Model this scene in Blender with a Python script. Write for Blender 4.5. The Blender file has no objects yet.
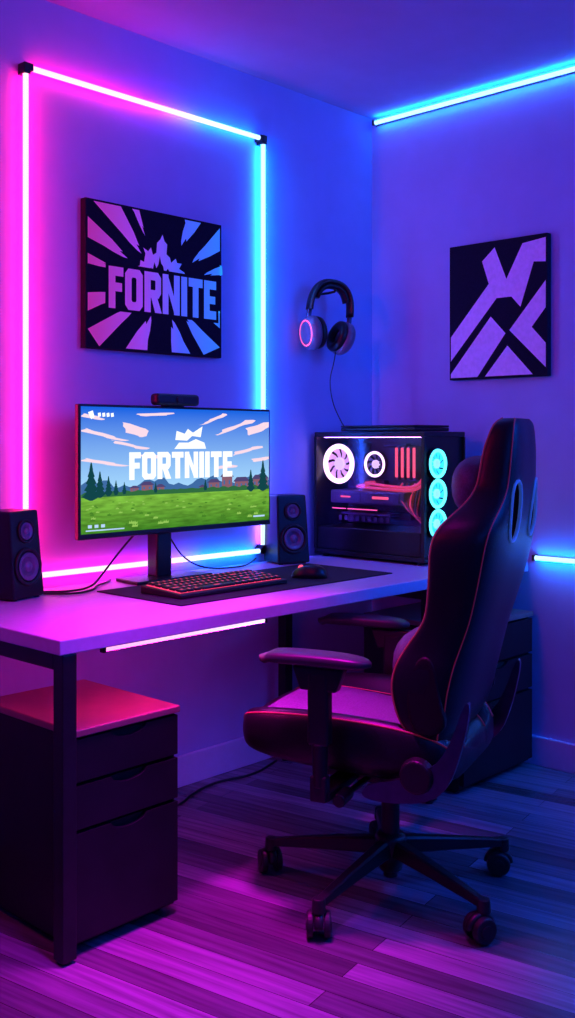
import bpy, bmesh, math, random
from mathutils import Vector, Matrix
from mathutils.bvhtree import BVHTree
random.seed(4)
C = bpy.context.scene.collection
PI = math.pi
bpy.context.scene.view_settings.view_transform = 'Standard'
bpy.context.scene.view_settings.look = 'None'

# ------------------------------------------------------------------ materials
def mat(name, col, rough=0.5, metal=0.0, em=None, es=0.0, var=0.12, scale=40, bump=0.0, coat=0.0, spec=0.5):
    m = bpy.data.materials.new(name); m.use_nodes = True
    nt = m.node_tree; b = nt.nodes['Principled BSDF']
    b.inputs['Roughness'].default_value = rough; b.inputs['Metallic'].default_value = metal
    b.inputs['Specular IOR Level'].default_value = spec
    if coat: b.inputs['Coat Weight'].default_value = coat
    tc = nt.nodes.new('ShaderNodeTexCoord'); no = nt.nodes.new('ShaderNodeTexNoise')
    no.inputs['Scale'].default_value = scale; no.inputs['Detail'].default_value = 4
    nt.links.new(tc.outputs['Object'], no.inputs['Vector'])
    cr = nt.nodes.new('ShaderNodeValToRGB')
    cr.color_ramp.elements[0].position = 0.3; cr.color_ramp.elements[1].position = 0.7
    cr.color_ramp.elements[0].color = tuple(c*(1-var) for c in col)+(1,)
    cr.color_ramp.elements[1].color = tuple(min(1, c*(1+var)) for c in col)+(1,)
    nt.links.new(no.outputs['Fac'], cr.inputs['Fac']); nt.links.new(cr.outputs['Color'], b.inputs['Base Color'])
    if bump:
        bp = nt.nodes.new('ShaderNodeBump'); bp.inputs['Strength'].default_value = bump; bp.inputs['Distance'].default_value = 0.002
        nt.links.new(no.outputs['Fac'], bp.inputs['Height']); nt.links.new(bp.outputs['Normal'], b.inputs['Normal'])
    if em:
        b.inputs['Emission Color'].default_value = em+(1,); b.inputs['Emission Strength'].default_value = es
    return m

def ramp_emit(name, axis, stops, strength, lo, hi, diffuse=False):
    m = bpy.data.materials.new(name); m.use_nodes = True; nt = m.node_tree
    for n in list(nt.nodes): nt.nodes.remove(n)
    out = nt.nodes.new('ShaderNodeOutputMaterial')
    g = nt.nodes.new('ShaderNodeNewGeometry'); s = nt.nodes.new('ShaderNodeSeparateXYZ'); mr = nt.nodes.new('ShaderNodeMapRange')
    cr = nt.nodes.new('ShaderNodeValToRGB')
    nt.links.new(g.outputs['Position'], s.inputs[0]); nt.links.new(s.outputs[axis], mr.inputs['Value'])
    mr.inputs['From Min'].default_value = lo; mr.inputs['From Max'].default_value = hi
    nt.links.new(mr.outputs[0], cr.inputs['Fac'])
    els = cr.color_ramp.elements
    els[0].position = stops[0][0]; els[0].color = stops[0][1]+(1,)
    els[1].position = stops[-1][0]; els[1].color = stops[-1][1]+(1,)
    for p, c in stops[1:-1]:
        x = els.new(p); x.color = c+(1,)
    e = nt.nodes.new('ShaderNodeEmission'); nt.links.new(cr.outputs['Color'], e.inputs['Color'])
    e.inputs['Strength'].default_value = strength
    if diffuse:      # diffuse colour plus a faint added glow, standing in for lit print
        d = nt.nodes.new('ShaderNodeBsdfDiffuse'); nt.links.new(cr.outputs['Color'], d.inputs['Color'])
        a = nt.nodes.new('ShaderNodeAddShader'); nt.links.new(d.outputs[0], a.inputs[0]); nt.links.new(e.outputs[0], a.inputs[1])
        nt.links.new(a.outputs[0], out.inputs[0])
    else:
        nt.links.new(e.outputs[0], out.inputs[0])
    return m

def emit(name, col, st):
    m = bpy.data.materials.new(name); m.use_nodes = True; nt = m.node_tree
    for n in list(nt.nodes): nt.nodes.remove(n)
    out = nt.nodes.new('ShaderNodeOutputMaterial'); e = nt.nodes.new('ShaderNodeEmission')
    e.inputs['Color'].default_value = col+(1,); e.inputs['Strength'].default_value = st
    nt.links.new(e.outputs[0], out.inputs[0]); return m

def glass_mat():
    m = bpy.data.materials.new('tinted_glass'); m.use_nodes = True; nt = m.node_tree
    for n in list(nt.nodes): nt.nodes.remove(n)
    out = nt.nodes.new('ShaderNodeOutputMaterial'); t = nt.nodes.new('ShaderNodeBsdfTransparent'); g = nt.nodes.new('ShaderNodeBsdfGlossy')
    t.inputs[0].default_value = (.9, .88, .95, 1); g.inputs['Roughness'].default_value = .12; g.inputs[0].default_value = (.8, .8, .9, 1)
    mx = nt.nodes.new('ShaderNodeMixShader'); mx.inputs[0].default_value = .02
    nt.links.new(t.outputs[0], mx.inputs[1]); nt.links.new(g.outputs[0], mx.inputs[2]); nt.links.new(mx.outputs[0], out.inputs[0])
    return m

def floor_mat():
    m = bpy.data.materials.new('dark_wood_planks'); m.use_nodes = True; nt = m.node_tree; b = nt.nodes['Principled BSDF']
    g = nt.nodes.new('ShaderNodeNewGeometry'); mp = nt.nodes.new('ShaderNodeMapping')
    mp.inputs['Rotation'].default_value = (0, 0, math.radians(80))
    br = nt.nodes.new('ShaderNodeTexBrick')
    br.inputs['Color1'].default_value = (.075, .065, .085, 1); br.inputs['Color2'].default_value = (.28, .22, .34, 1)
    br.inputs['Mortar'].default_value = (.02, .018, .02, 1); br.inputs['Scale'].default_value = 1
    br.inputs['Mortar Size'].default_value = .001; br.inputs['Brick Width'].default_value = 1.5; br.inputs['Row Height'].default_value = .072
    br.offset = .37
    nt.links.new(g.outputs['Position'], mp.inputs[0]); nt.links.new(mp.outputs[0], br.inputs['Vector'])
    mp3 = nt.nodes.new('ShaderNodeMapping'); mp3.inputs['Scale'].default_value = (2, 40, 1)
    nt.links.new(mp.outputs[0], mp3.inputs[0])
    no = nt.nodes.new('ShaderNodeTexNoise'); no.inputs['Scale'].default_value = 1.5; no.inputs['Detail'].default_value = 6
    nt.links.new(mp3.outputs[0], no.inputs['Vector'])
    mx = nt.nodes.new('ShaderNodeMix'); mx.data_type = 'RGBA'; mx.blend_type = 'MULTIPLY'; mx.inputs['Factor'].default_value = .85
    cr = nt.nodes.new('ShaderNodeValToRGB'); cr.color_ramp.elements[0].position = .3; cr.color_ramp.elements[0].color = (.45, .45, .45, 1); cr.color_ramp.elements[1].position = .65
    nt.links.new(no.outputs['Fac'], cr.inputs['Fac'])
    nt.links.new(br.outputs['Color'], mx.inputs[6]); nt.links.new(cr.outputs['Color'], mx.inputs[7]); nt.links.new(mx.outputs[2], b.inputs['Base Color'])
    bp = nt.nodes.new('ShaderNodeBump'); bp.inputs['Strength'].default_value = .06; bp.inputs['Distance'].default_value = .002
    nt.links.new(no.outputs['Fac'], bp.inputs['Height']); nt.links.new(bp.outputs['Normal'], b.inputs['Normal'])
    b.inputs['Roughness'].default_value = .26; b.inputs['Specular IOR Level'].default_value = .42
    return m

M = {}
M['wall'] = mat('painted_wall', (.36, .38, .70), .85, var=.03, scale=8, bump=.05, spec=.1)
M['ceil'] = mat('painted_ceiling', (.32, .30, .54), .9, var=.03, scale=8, spec=.1)
M['base'] = mat('white_skirting', (.50, .50, .78), .45, var=.03)
M['floor'] = floor_mat()
M['desk'] = mat('white_laminate', (.46, .43, .68), .38, var=.05, scale=60)
M['black'] = mat('black_metal', (.010, .010, .014), .42, var=.2, scale=30, spec=.35)
M['blackp'] = mat('black_plastic', (.008, .008, .011), .38, var=.15, scale=80, spec=.4)
M['cab'] = mat('dark_cabinet', (.009, .009, .014), .45, var=.2, scale=12, spec=.28)
M['cabtop'] = mat('cabinet_top_pink_glow', (.24, .12, .12), .35, var=.1, scale=12)  # pink glow of the under-desk tube painted into the top's colour
M['gap'] = mat('shadow_gap', (.006, .006, .008), .8)
M['leather'] = mat('black_leather', (.006, .006, .010), .38, var=.2, scale=160, bump=.25, spec=.34)
M['insert'] = mat('plum_fabric', (.14, .10, .20), .6, var=.25, scale=200, bump=.3)
M['pillow'] = mat('pillow_fabric', (.07, .055, .11), .55, var=.25, scale=200, bump=.3)
M['flank'] = mat('flank_plastic', (.004, .004, .006), .5, var=.2, scale=100, spec=.3)
M['piping'] = mat('red_piping_glow', (.35, .05, .07), .5, em=(.9, .05, .12), es=.04)  # slight emission lifts the red, though piping gives no light
M['pad'] = mat('desk_mat_fabric', (.012, .012, .03), .75, var=.2, scale=300, bump=.2, spec=.2)
M['rubber'] = mat('black_rubber', (.008, .008, .012), .5, spec=.45)
M['armpad'] = mat('armrest_foam', (.022, .022, .032), .42, spec=.55)
M['cone'] = mat('speaker_cone_paper', (.16, .10, .19), .35)
M['steel'] = mat('satin_steel', (.10, .10, .16), .35, metal=1)
M['trim'] = mat('slot_trim_plastic', (.12, .11, .17), .35)
M['slot'] = mat('slot_bezel_glow', (.14, .20, .42), .3, em=(.05, .18, .7), es=.22)  # blue rim glow painted on so the slot edges show
M['canvas'] = mat('dark_canvas', (.008, .008, .022), .8, var=.2, scale=200, bump=.1, spec=.1)
M['lilac'] = mat('lilac_print', (.80, .58, .92), .7, var=.08, scale=60, spec=.1)
M['print'] = ramp_emit('lit_gradient_print', 'X', [(0, (1, .10, .40)), (.38, (.85, .22, .80)), (.68, (.22, .45, 1)), (1, (.12, .75, 1))], .16, -1.50, -.93, True)  # pink-to-blue light of the tubes painted into the print colour
M['glass'] = glass_mat()
PINK = (1, .003, .12); MAG = (1, .005, .36); VIO = (.38, .02, 1); BLU = (.01, .17, 1); CYA = (.003, .22, 1)
M['tube_left'] = emit('led_pink', (1, .003, .13), 60)
M['tube_right'] = ramp_emit('led_blue', 'Z', [(0, (.20, .02, 1)), (.25, (.01, .13, 1)), (1, (.003, .22, 1))], 66, .8, 2.4)
M['tube_frame'] = ramp_emit('led_gradient', 'X', [(0, PINK), (.30, MAG), (.52, VIO), (.72, BLU), (1, CYA)], 27, -1.745, -.685)
M['core_frame'] = ramp_emit('led_core_gradient', 'X', [(0, (1.6, .80, 1.05)), (.35, (1.5, .85, 1.2)), (.8, (.95, .95, 1.5)), (1, (.68, 1.0, 1.6))], 1.2, -1.745, -.685)
M['tube_blue'] = emit('led_cyan', (.002, .21, 1), 72)
M['core_blue'] = emit('led_cyan_core', (.62, 1.0, 1.5), 1.25)
M['tube_under'] = ramp_emit('led_under', 'X', [(0, (1, .01, .2)), (.6, (1, .01, .35)), (1, (.8, .05, 1))], 110, -1.96, -1.41)
M['core_under'] = ramp_emit('led_under_core', 'X', [(0, (1.5, .5, 1.0)), (1, (1.3, .95, 1.4))], 1.1, -1.96, -1.41)
M['keyglow'] = mat('key_glow', (.2, .01, .03), .5, em=(1, .05, .16), es=1.3)
M['legend'] = emit('key_legend', (1, .08, .22), 1.1)
M['e_white'] = emit('ring_white', (1, .66, .95), 3)
M['e_pink'] = emit('ring_pink', (1, .10, .40), 2.2)
M['e_red'] = emit('strip_red', (1, .09, .20), 1.5)
M['e_cyan'] = emit('fan_cyan', (.08, .80, 1), 3.0)
M['e_in'] = emit('added_interior_glow', (.6, .2, 1), 22)
M['pipe'] = mat('glowing_pipe', (.5, .05, .1), .2, em=(1, .06, .2), es=.6)
M['bl_cyan'] = mat('blade_cyan', (.1, .3, .4), .4, em=(.02, .58, .95), es=1.3)
M['hub_cyan'] = mat('hub_cyan', (.1, .3, .4), .4, em=(.3, .8, 1), es=1.1)
M['bl_white'] = mat('blade_pink', (.3, .2, .4), .4, em=(.95, .45, .90), es=.85)
M['hub_white'] = mat('hub_white', (.3, .2, .4), .4, em=(.9, .7, 1), es=1)
M['inner'] = mat('case_interior', (.09, .07, .14), .4)
M['card'] = mat('card_shroud', (.14, .12, .20), .3)
M['s_cloud'] = emit('scr_cloud', (.98, .72, .84), 1)
M['s_white'] = emit('scr_white', (.95, .97, 1), 1.15)
M['s_tree'] = emit('scr_tree', (.006, .06, .07), 1)
M['s_tree2'] = emit('scr_far', (.05, .15, .38), 1)
M['s_house'] = emit('scr_house', (.26, .11, .16), 1)
M['s_roof'] = emit('scr_roof', (.08, .06, .18), 1)
M['s_bush'] = emit('scr_bush', (.03, .15, .05), 1)
M['s_hud'] = emit('scr_hud', (.5, .7, 1), 1)
M['s_dark'] = emit('scr_tuft', (.06, .22, .02), 1)
M['s_light'] = emit('scr_lightgrass', (.30, .58, .10), 1)

def screen_mat(name, c0, c1, z0, z1, noise=0):
    m = ramp_emit(name, 'Z', [(0, c0), (1, c1)], 1.0, z0, z1)
    if noise:
        nt = m.node_tree; e = nt.nodes['Emission']
        g = nt.nodes['Geometry']; no = nt.nodes.new('ShaderNodeTexNoise'); no.inputs['Scale'].default_value = 45; no.inputs['Detail'].default_value = 3
        mp = nt.nodes.new('ShaderNodeMapping'); mp.inputs['Scale'].default_value = (.4, 1, 2.5)
        nt.links.new(g.outputs['Position'], mp.inputs[0]); nt.links.new(mp.outputs[0], no.inputs['Vector'])
        mr = nt.nodes.new('ShaderNodeMapRange'); mr.inputs['From Min'].default_value = .3; mr.inputs['From Max'].default_value = .7
        mr.inputs['To Min'].default_value = 1-noise; mr.inputs['To Max'].default_value = 1+noise
        nt.links.new(no.outputs['Fac'], mr.inputs[0]); nt.links.new(mr.outputs[0], e.inputs['Strength'])
    return m
M['s_sky'] = screen_mat('scr_sky', (.40, .72, 1.0), (.01, .13, .78), 1.06, 1.33)
M['s_grass'] = screen_mat('scr_grass', (.04, .20, .015), (.20, .48, .05), .93, 1.05, .3)

# ------------------------------------------------------------------ geometry helpers
def chaikin(pts, n=2, closed=True):
    for _ in range(n):
        q = []
        L = len(pts)
        if closed:
            for i in range(L):
                a, b = Vector(pts[i]), Vector(pts[(i+1) % L]); q += [a*.75+b*.25, a*.25+b*.75]
        else:
            q.append(Vector(pts[0]))
            for i in range(L-1):
                a, b = Vector(pts[i]), Vector(pts[i+1]); q += [a*.75+b*.25, a*.25+b*.75]
            q.append(Vector(pts[-1]))
        pts = q
    return pts

def smooth_levels(levels, n):
    out = []; L = len(levels)
    for i in range(L-1):
        p0 = levels[max(0, i-1)]; p1 = levels[i]; p2 = levels[i+1]; p3 = levels[min(L-1, i+2)]
        for k in range(n):
            t = k/n
            out.append(tuple(.5*((2*b)+(-a+c)*t+(2*a-5*b+4*c-d)*t*t+(-a+3*b-3*c+d)*t**3) for a, b, c, d in zip(p0, p1, p2, p3)))
    out.append(levels[-1]); return out

class MB:
    def __init__(s): s.bm = bmesh.new()
    def add(s, t, mi=0, smooth=False, X=None):
        if X is not None: bmesh.ops.transform(t, matrix=X, verts=t.verts)
        for f in t.faces: f.material_index = mi; f.smooth = smooth
        me = bpy.data.meshes.new('tmp'); t.to_mesh(me); t.free(); s.bm.from_mesh(me); bpy.data.meshes.remove(me); return s
    def box(s, x0, x1, y0, y1, z0, z1, bev=0, mi=0, X=None, seg=2):
        t = bmesh.new(); bmesh.ops.create_cube(t, size=1)
        for v in t.verts: v.co = Vector(((x0+x1)/2+v.co.x*(x1-x0), (y0+y1)/2+v.co.y*(y1-y0), (z0+z1)/2+v.co.z*(z1-z0)))
        if bev: bmesh.ops.bevel(t, geom=list(t.edges), offset=bev, segments=seg, affect='EDGES', profile=.5)
        return s.add(t, mi, False, X)
    def cyl(s, p0, p1, r0, r1=None, seg=28, mi=0, bev=0, X=None):
        p0, p1 = Vector(p0), Vector(p1); d = p1-p0; r1 = r0 if r1 is None else r1
        t = bmesh.new(); bmesh.ops.create_cone(t, cap_ends=True, segments=seg, radius1=r0, radius2=r1, depth=d.length)
        if bev:
            ed = [e for e in t.edges if len(e.link_faces) == 2 and any(len(f.verts) > 4 for f in e.link_faces)]
            bmesh.ops.bevel(t, geom=ed, offset=bev, segments=2, affect='EDGES', profile=.5)
        R = Vector((0, 0, 1)).rotation_difference(d.normalized()).to_matrix().to_4x4()
        bmesh.ops.transform(t, matrix=Matrix.Translation((p0+p1)/2) @ R, verts=t.verts)
        s.add(t, mi, False, X)
        return s
    def ellip(s, c, r, mi=0, X=None, p=1.0, seg=24):
        t = bmesh.new(); bmesh.ops.create_uvsphere(t, u_segments=seg, v_segments=seg//2, radius=1)
        for v in t.verts:
            q = [math.copysign(abs(k)**p, k) for k in v.co]
            v.co = Vector((c[0]+q[0]*r[0], c[1]+q[1]*r[1], c[2]+q[2]*r[2]))
        return s.add(t, mi, True, X)
    def rings(s, rings, mi=0, cap=True, closed=False, X=None, smooth=True):
        t = bmesh.new(); vs = [[t.verts.new(p) for p in r] for r in rings]; n = len(rings[0])
        R = range(len(vs)) if closed else range(len(vs)-1)
        for i in R:
            a, b = vs[i], vs[(i+1) % len(vs)]
            for k in range(n): t.faces.new((a[k], a[(k+1) % n], b[(k+1) % n], b[k]))
        if cap and not closed:
            t.faces.new(vs[0][::-1]); t.faces.new(vs[-1])
        bmesh.ops.recalc_face_normals(t, faces=t.faces)
        return s.add(t, mi, smooth, X)
    def tube(s, pts, r, seg=8, closed=False, sm=0, mi=0, X=None, flat=1.0):
        pts = [Vector(p) for p in pts]
        if sm: pts = chaikin(pts, sm, closed)
        n = len(pts); rg = []; up = None
        for i, p in enumerate(pts):
            if closed: d = pts[(i+1) % n]-pts[i-1]
            else: d = pts[min(n-1, i+1)]-pts[max(0, i-1)]
            d.normalize()
            if up is None:
                up = Vector((0, 0, 1)) if abs(d.z) < .9 else Vector((1, 0, 0))
            a = d.cross(up).normalized(); b = a.cross(d).normalized(); up = b
            rg.append([p+a*(math.cos(2*PI*k/seg)*r)+b*(math.sin(2*PI*k/seg)*r*flat) for k in range(seg)])
        return s.rings(rg, mi, True, closed, X)
    def torus(s, c, R, r, X=None, mi=0, n=36, seg=10):
        return s.tube([(c[0]+R*math.cos(2*PI*k/n), c[1]+R*math.sin(2*PI*k/n), c[2]) for k in range(n)], r, seg, True, 0, mi, X)
    def prism(s, poly, z0, z1, mi=0, X=None, bev=0):
        t = bmesh.new(); a = [t.verts.new((p[0], p[1], z0)) for p in poly]; b = [t.verts.new((p[0], p[1], z1)) for p in poly]; n = len(poly)
        t.faces.new(a[::-1]); t.faces.new(b)
        for k in range(n): t.faces.new((a[k], a[(k+1) % n], b[(k+1) % n], b[k]))
        bmesh.ops.recalc_face_normals(t, faces=t.faces)
        if bev: bmesh.ops.bevel(t, geom=list(t.edges), offset=bev, segments=2, affect='EDGES', profile=.5)
        return s.add(t, mi, False, X)
    def flat(s, poly, z, mi=0, X=None):          # a printed flat shape, facing +z of X
        t = bmesh.new(); t.faces.new([t.verts.new((p[0], p[1], z)) for p in poly])
        t.normal_update()
        for f in t.faces:
            if f.normal.z < 0: f.normal_flip()
        return s.add(t, mi, False, X)
    def lathe(s, prof, seg=32, mi=0, X=None):
        rg = [[(max(r, 1e-4)*math.cos(2*PI*k/seg), max(r, 1e-4)*math.sin(2*PI*k/seg), z) for k in range(seg)] for r, z in prof]
        return s.rings(rg, mi, True, False, X)
    def core(s, n, thr):       # the room-facing lens of a light tube gets the second material
        n = Vector(n).normalized(); s.bm.normal_update()
        for f in s.bm.faces:
            if f.normal.dot(n) > thr: f.material_index = 1
        return s
    def build(s, name, mats, parent=None, world=False):
        if world and parent is not None:
            top = parent
            while top.parent: top = top.parent
            bmesh.ops.translate(s.bm, vec=-Vector(top.location), verts=s.bm.verts)
        me = bpy.data.meshes.new(name); s.bm.to_mesh(me); s.bm.free()
        if not isinstance(mats, (list, tuple)): mats = [mats]
        for m in mats: me.materials.append(m)
        o = bpy.data.objects.new(name, me); C.objects.link(o)
        if parent is not None: o.parent = parent
        return o

def thing(name, label, cat, loc=(0, 0, 0), rz=0, group=None):
    o = bpy.data.objects.new(name, None); C.objects.link(o); o.empty_display_size = .05
    o.location = loc; o.rotation_euler = (0, 0, rz); o['label'] = label; o['category'] = cat
    if group: o['group'] = group
    return o
def tag(o, label, cat, group=None):
    o['label'] = label; o['category'] = cat
    if group: o['group'] = group
    return o
def struct(o): o['kind'] = 'structure'; return o

# heavy block letters drawn as polygons in a box one unit high
def R_(x0, y0, x1, y1): return [(x0, y0), (x1, y0), (x1, y1), (x0, y1)]
def ringpoly(w, s, c=.12):
    out = [(c, 0), (w-c, 0), (w, c), (w, 1-c), (w-c, 1), (c, 1), (0, 1-c), (0, c)]
    inn = [(s+.03, s*.85), (w-s-.03, s*.85), (w-s, s*.85+.04), (w-s, 1-s*.85-.04), (w-s-.03, 1-s*.85), (s+.03, 1-s*.85), (s, 1-s*.85-.04), (s, s*.85+.04)]
    return [[out[i], out[(i+1) % 8], inn[(i+1) % 8], inn[i]] for i in range(8)]
GL = {
 'F': (.53, [R_(0, 0, .24, 1), R_(.24, .78, .53, 1), R_(.24, .41, .48, .62)]),
 'O': (.66, ringpoly(.66, .24)),
 'R': (.64, [R_(0, 0, .24, 1), [(.24, .80), (.40, .80), (.42, .78), (.64, .88), (.52, 1), (.24, 1)], [(.42, .78), (.42, .58), (.64, .48), (.64, .88)], [(.24, .36), (.54, .36), (.64, .48), (.42, .58), (.40, .56), (.24, .56)], [(.25, .38), (.49, .38), (.67, 0), (.41, 0)]]),
 'T': (.58, [R_(.17, 0, .41, .8), R_(0, .78, .58, 1)]),
 'N': (.68, [R_(0, 0, .23, 1), R_(.45, 0, .68, 1), [(.20, 1), (.20, .60), (.48, 0), (.48, .40)]]),
 'I': (.24, [R_(0, 0, .24, 1)]),
 'E': (.52, [R_(0, 0, .24, 1), R_(.24, .78, .52, 1), R_(.24, .40, .48, .60), R_(.24, 0, .52, .22)]),
}
def block_text(b, txt, w, h, X, z0, mi=0):
    gap = .062; tot = sum(GL[c][0] for c in txt)+gap*(len(txt)-1); x = 0; k = 0
    for i, c in enumerate(txt):
        cw, polys = GL[c]
        for p in polys:
            b.flat([((x+px)/tot*w-w/2, (py-.5)*h) for px, py in p], z0+k*.00002, mi, X); k += 1
        x += cw+gap

def MX(cx, cy, cz, X, Y, Z):     # columns
    m = Matrix.Identity(4)
    for i in range(3): m[i][0] = X[i]; m[i][1] = Y[i]; m[i][2] = Z[i]
    m[0][3], m[1][3], m[2][3] = cx, cy, cz
    return m
def FACE_Y(x, y, z): return MX(x, y, z, (1, 0, 0), (0, 0, 1), (0, -1, 0))    # plane seen from -y
def FACE_X(x, y, z): return MX(x, y, z, (0, -1, 0), (0, 0, 1), (-1, 0, 0))   # plane seen from -x

# ------------------------------------------------------------------ room
H = 2.62
struct(MB().box(-4.7, .1, -4.4, .1, -.1, 0).build('floor', M['floor']))
struct(MB().box(-4.7, .1, -4.4, .1, H, H+.1).build('ceiling', M['ceil']))
struct(MB().box(-4.7, .1, 0, .1, 0, H).build('wall_back', M['wall']))
struct(MB().box(0, .1, -4.4, 0, 0, H).build('wall_right', M['wall']))
struct(MB().box(-4.7, -4.6, -4.4, 0, 0, H).build('wall_left', M['wall']))
struct(MB().box(-4.6, 0, -4.4, -4.3, 0, H).build('wall_front', M['wall']))
struct(MB().box(-4.6, 0, -.016, 0, 0, .11, .004).build('baseboard_back', M['base']))
struct(MB().box(-.016, 0, -4.3, -.016, 0, .11, .004).build('baseboard_right', M['base']))

# ------------------------------------------------------------------ LED lights
fx0, fx1, fz0, fz1, fy = -1.735, -.697, .808, 2.38, -.026
t = thing('neon_wall_light', 'rectangle of glowing pink to blue light tubes on the wall behind the monitor', 'led light', ((fx0+fx1)/2, 0, fz0))
r = .0088
def ltube(p0, p1, n): return MB().cyl(p0, p1, r, bev=.003).core(n, .25)
ltube((fx0, fy, fz0+.012), (fx0, fy, fz1-.012), (-.55, -.85, 0)).build('light_tube', [M['tube_left'], M['core_frame']], t, True)
ltube((fx1, fy, fz0+.012), (fx1, fy, fz1-.012), (-.72, -.7, 0)).build('light_tube', [M['tube_right'], M['core_frame']], t, True)
ltube((fx0+.012, fy, fz1), (fx1-.012, fy, fz1), (0, -1, -.45)).build('light_tube', [M['tube_frame'], M['core_frame']], t, True)
ltube((fx0+.012, fy, fz0), (fx1-.012, fy, fz0), (0, -1, .15)).build('light_tube', [M['tube_frame'], M['core_frame']], t, True)
for cx, cz in ((fx0, fz1), (fx1, fz1), (fx0, fz0), (fx1, fz0)):
    sx = 1 if cx == fx0 else -1; sz = -1 if cz == fz1 else 1
    b = MB(); b.box(cx-.012, cx+.012, -.038, 0, cz-.012, cz+.012, .003)
    b.box(min(cx, cx+sx*.022), max(cx, cx+sx*.022), -.037, 0, cz-.011, cz+.011, .002)
    b.box(cx-.011, cx+.011, -.037, 0, min(cz, cz+sz*.022), max(cz, cz+sz*.022), .002)
    b.build('corner_bracket', M['black'], t, True)
def wall_strip(name, label, z, y0, y1, n):
    t = thing(name, label, 'led light', (0, (y0+y1)/2, z))
    MB().box(-.014, 0, y0, y1, z-.008, z+.008, .002).build('mounting_rail', M['black'], t, True)
    MB().cyl((-.022, y0, z), (-.022, y1, z), .0088, bev=.003).core(n, .25).build('light_tube', [M['tube_blue'], M['core_blue']], t, True)
    for y in (y0, y1): MB().box(-.034, 0, y-.005, y+.005, z-.011, z+.011, .002).build('end_cap', M['black'], t, True)
wall_strip('led_light_strip', 'glowing cyan light tube along the top of the right wall under the ceiling', 2.592, -3.2, -.03, (-1, 0, -.4))
wall_strip('led_light_strip', 'glowing cyan light tube low on the right wall just above desk height', .785, -3.2, -.80, (-1, 0, .2))
t = thing('led_light_strip', 'glowing pink light tube fixed beneath the front edge of the desk', 'led light', (-1.685, -.735, .715))
MB().cyl((-1.965, -.737, .7205), (-1.41, -.737, .7205), .0060, bev=.002).core((-.3, -1, .25), .35).build('light_tube', [M['tube_under'], M['core_under']], t, True)
for x in (-1.967, -1.408): MB().box(x-.004, x+.004, -.745, -.729, .712, .7275, .001).build('mounting_clip', M['black'], t, True)

# ------------------------------------------------------------------ desk
DZ = .765
t = thing('desk', 'long white-topped computer desk with black metal legs standing along the back wall', 'desk', (-1.06, -.39, 0))
MB().box(-2.11, -.004, -.765, -.018, DZ-.036, DZ, .003).build('tabletop', M['desk'], t, True)
for x in (-2.08, -.62):
    for y in (-.742, -.07):
        b = MB(); b.box(x-.02, x+.02, y-.02, y+.02, .008, DZ-.037, .003); b.cyl((x, y, 0), (x, y, .01), .014); b.build('leg', M['black'], t, True)
    MB().box(x-.018, x+.018, -.72, -.09, DZ-.077, DZ-.037, .003).build('crossbar', M['black'], t, True)
MB().box(-2.06, -.64, -.085, -.055, DZ-.077, DZ-.037, .003).build('crossbar', M['black'], t, True)

# ------------------------------------------------------------------ drawer cabinets
def cabinet(x0, x1, y0, y1, h, label, drawers):
    t = thing('drawer_cabinet', label, 'cabinet', ((x0+x1)/2, (y0+y1)/2, 0))
    b = MB(); b.box(x0, x1, y0+.018, y1, .02, h-.018, .002)
    b.box(x0+.02, x1-.02, y0+.05, y1-.02, 0, .022)
    b.build('body', M['cab'], t, True)
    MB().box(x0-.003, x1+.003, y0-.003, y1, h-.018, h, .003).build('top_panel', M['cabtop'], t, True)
    for z0, z1 in drawers:
        n = 15; cx = (x0+x1)/2; hw = .055
        poly = [(x0+.004, z0), (x1-.004, z0), (x1-.004, z1)]
        for k in range(n+1):      # scooped finger pull in the top edge
            a = k/n; poly.append((cx+hw-2*hw*a, z1-.020*math.sin(PI*a)**.5))
        poly.append((x0+.004, z1))
        d = MB().prism(poly, 0, .019, X=FACE_Y(0, y0+.019, 0)).build('drawer', M['cab'], t, True)
        MB().box(cx-hw, cx+hw, y0+.013, y0+.018, z1-.024, z1-.001).build('handle_shade', M['gap'], d, True)  # dark strip standing in for the shade inside the finger pull
    return t
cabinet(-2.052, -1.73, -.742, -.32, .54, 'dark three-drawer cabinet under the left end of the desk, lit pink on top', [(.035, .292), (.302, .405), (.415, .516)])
cabinet(-.50, -.035, -.80, -.36, .585, 'dark drawer cabinet under the right end of the desk behind the gaming chair', [(.035, .292), (.302, .425), (.435, .56)])

# ------------------------------------------------------------------ monitor
mx0, mx1, mz0, mz1, my = -1.627, -.784, .92, 1.342, -.15
t = thing('monitor', 'wide flat computer monitor showing a bright game title screen', 'monitor', (-1.27, -.11, DZ))
b = MB(); b.box(mx0, mx1, my, my+.022, mz0, mz1, .004); b.box(mx0+.15, mx1-.15, my+.02, my+.05, mz0+.08, mz1-.08, .012)
b.build('housing', M['blackp'], t, True)
sw, sh = mx1-mx0-.016, mz1-mz0-.026
def S(fx, fy): return (mx0+.008+fx*sw, mz1-.008-fy*sh)
b = MB()
lk = [0]
def lay(poly, mi, k):
    lk[0] += 1; b.flat([S(*p) for p in poly], .0004+k*.0003+lk[0]*.0000005, mi, FACE_Y(0, my, 0))
lay([(0, 0), (1, 0), (1, .70), (0, .70)], 0, 0)
lay([(0, .68), (1, .68), (1, 1), (0, 1)], 1, 1)
def cloud(cx, cy, L, hh, sl):
    p = []
    for k in range(20):
        a = 2*PI*k/20; rr = 1+.22*math.sin(3*a+cx*9)+.1*math.sin(7*a+cx*20)
        x = cx+math.cos(a)*L*rr; y = cy+math.sin(a)*hh*(1+.3*math.cos(2*a))+(math.cos(a)*L)*sl
        p.append((min(.999, max(.001, x)), min(.66, max(.001, y))))
    lay(p, 2, 1)
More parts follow.
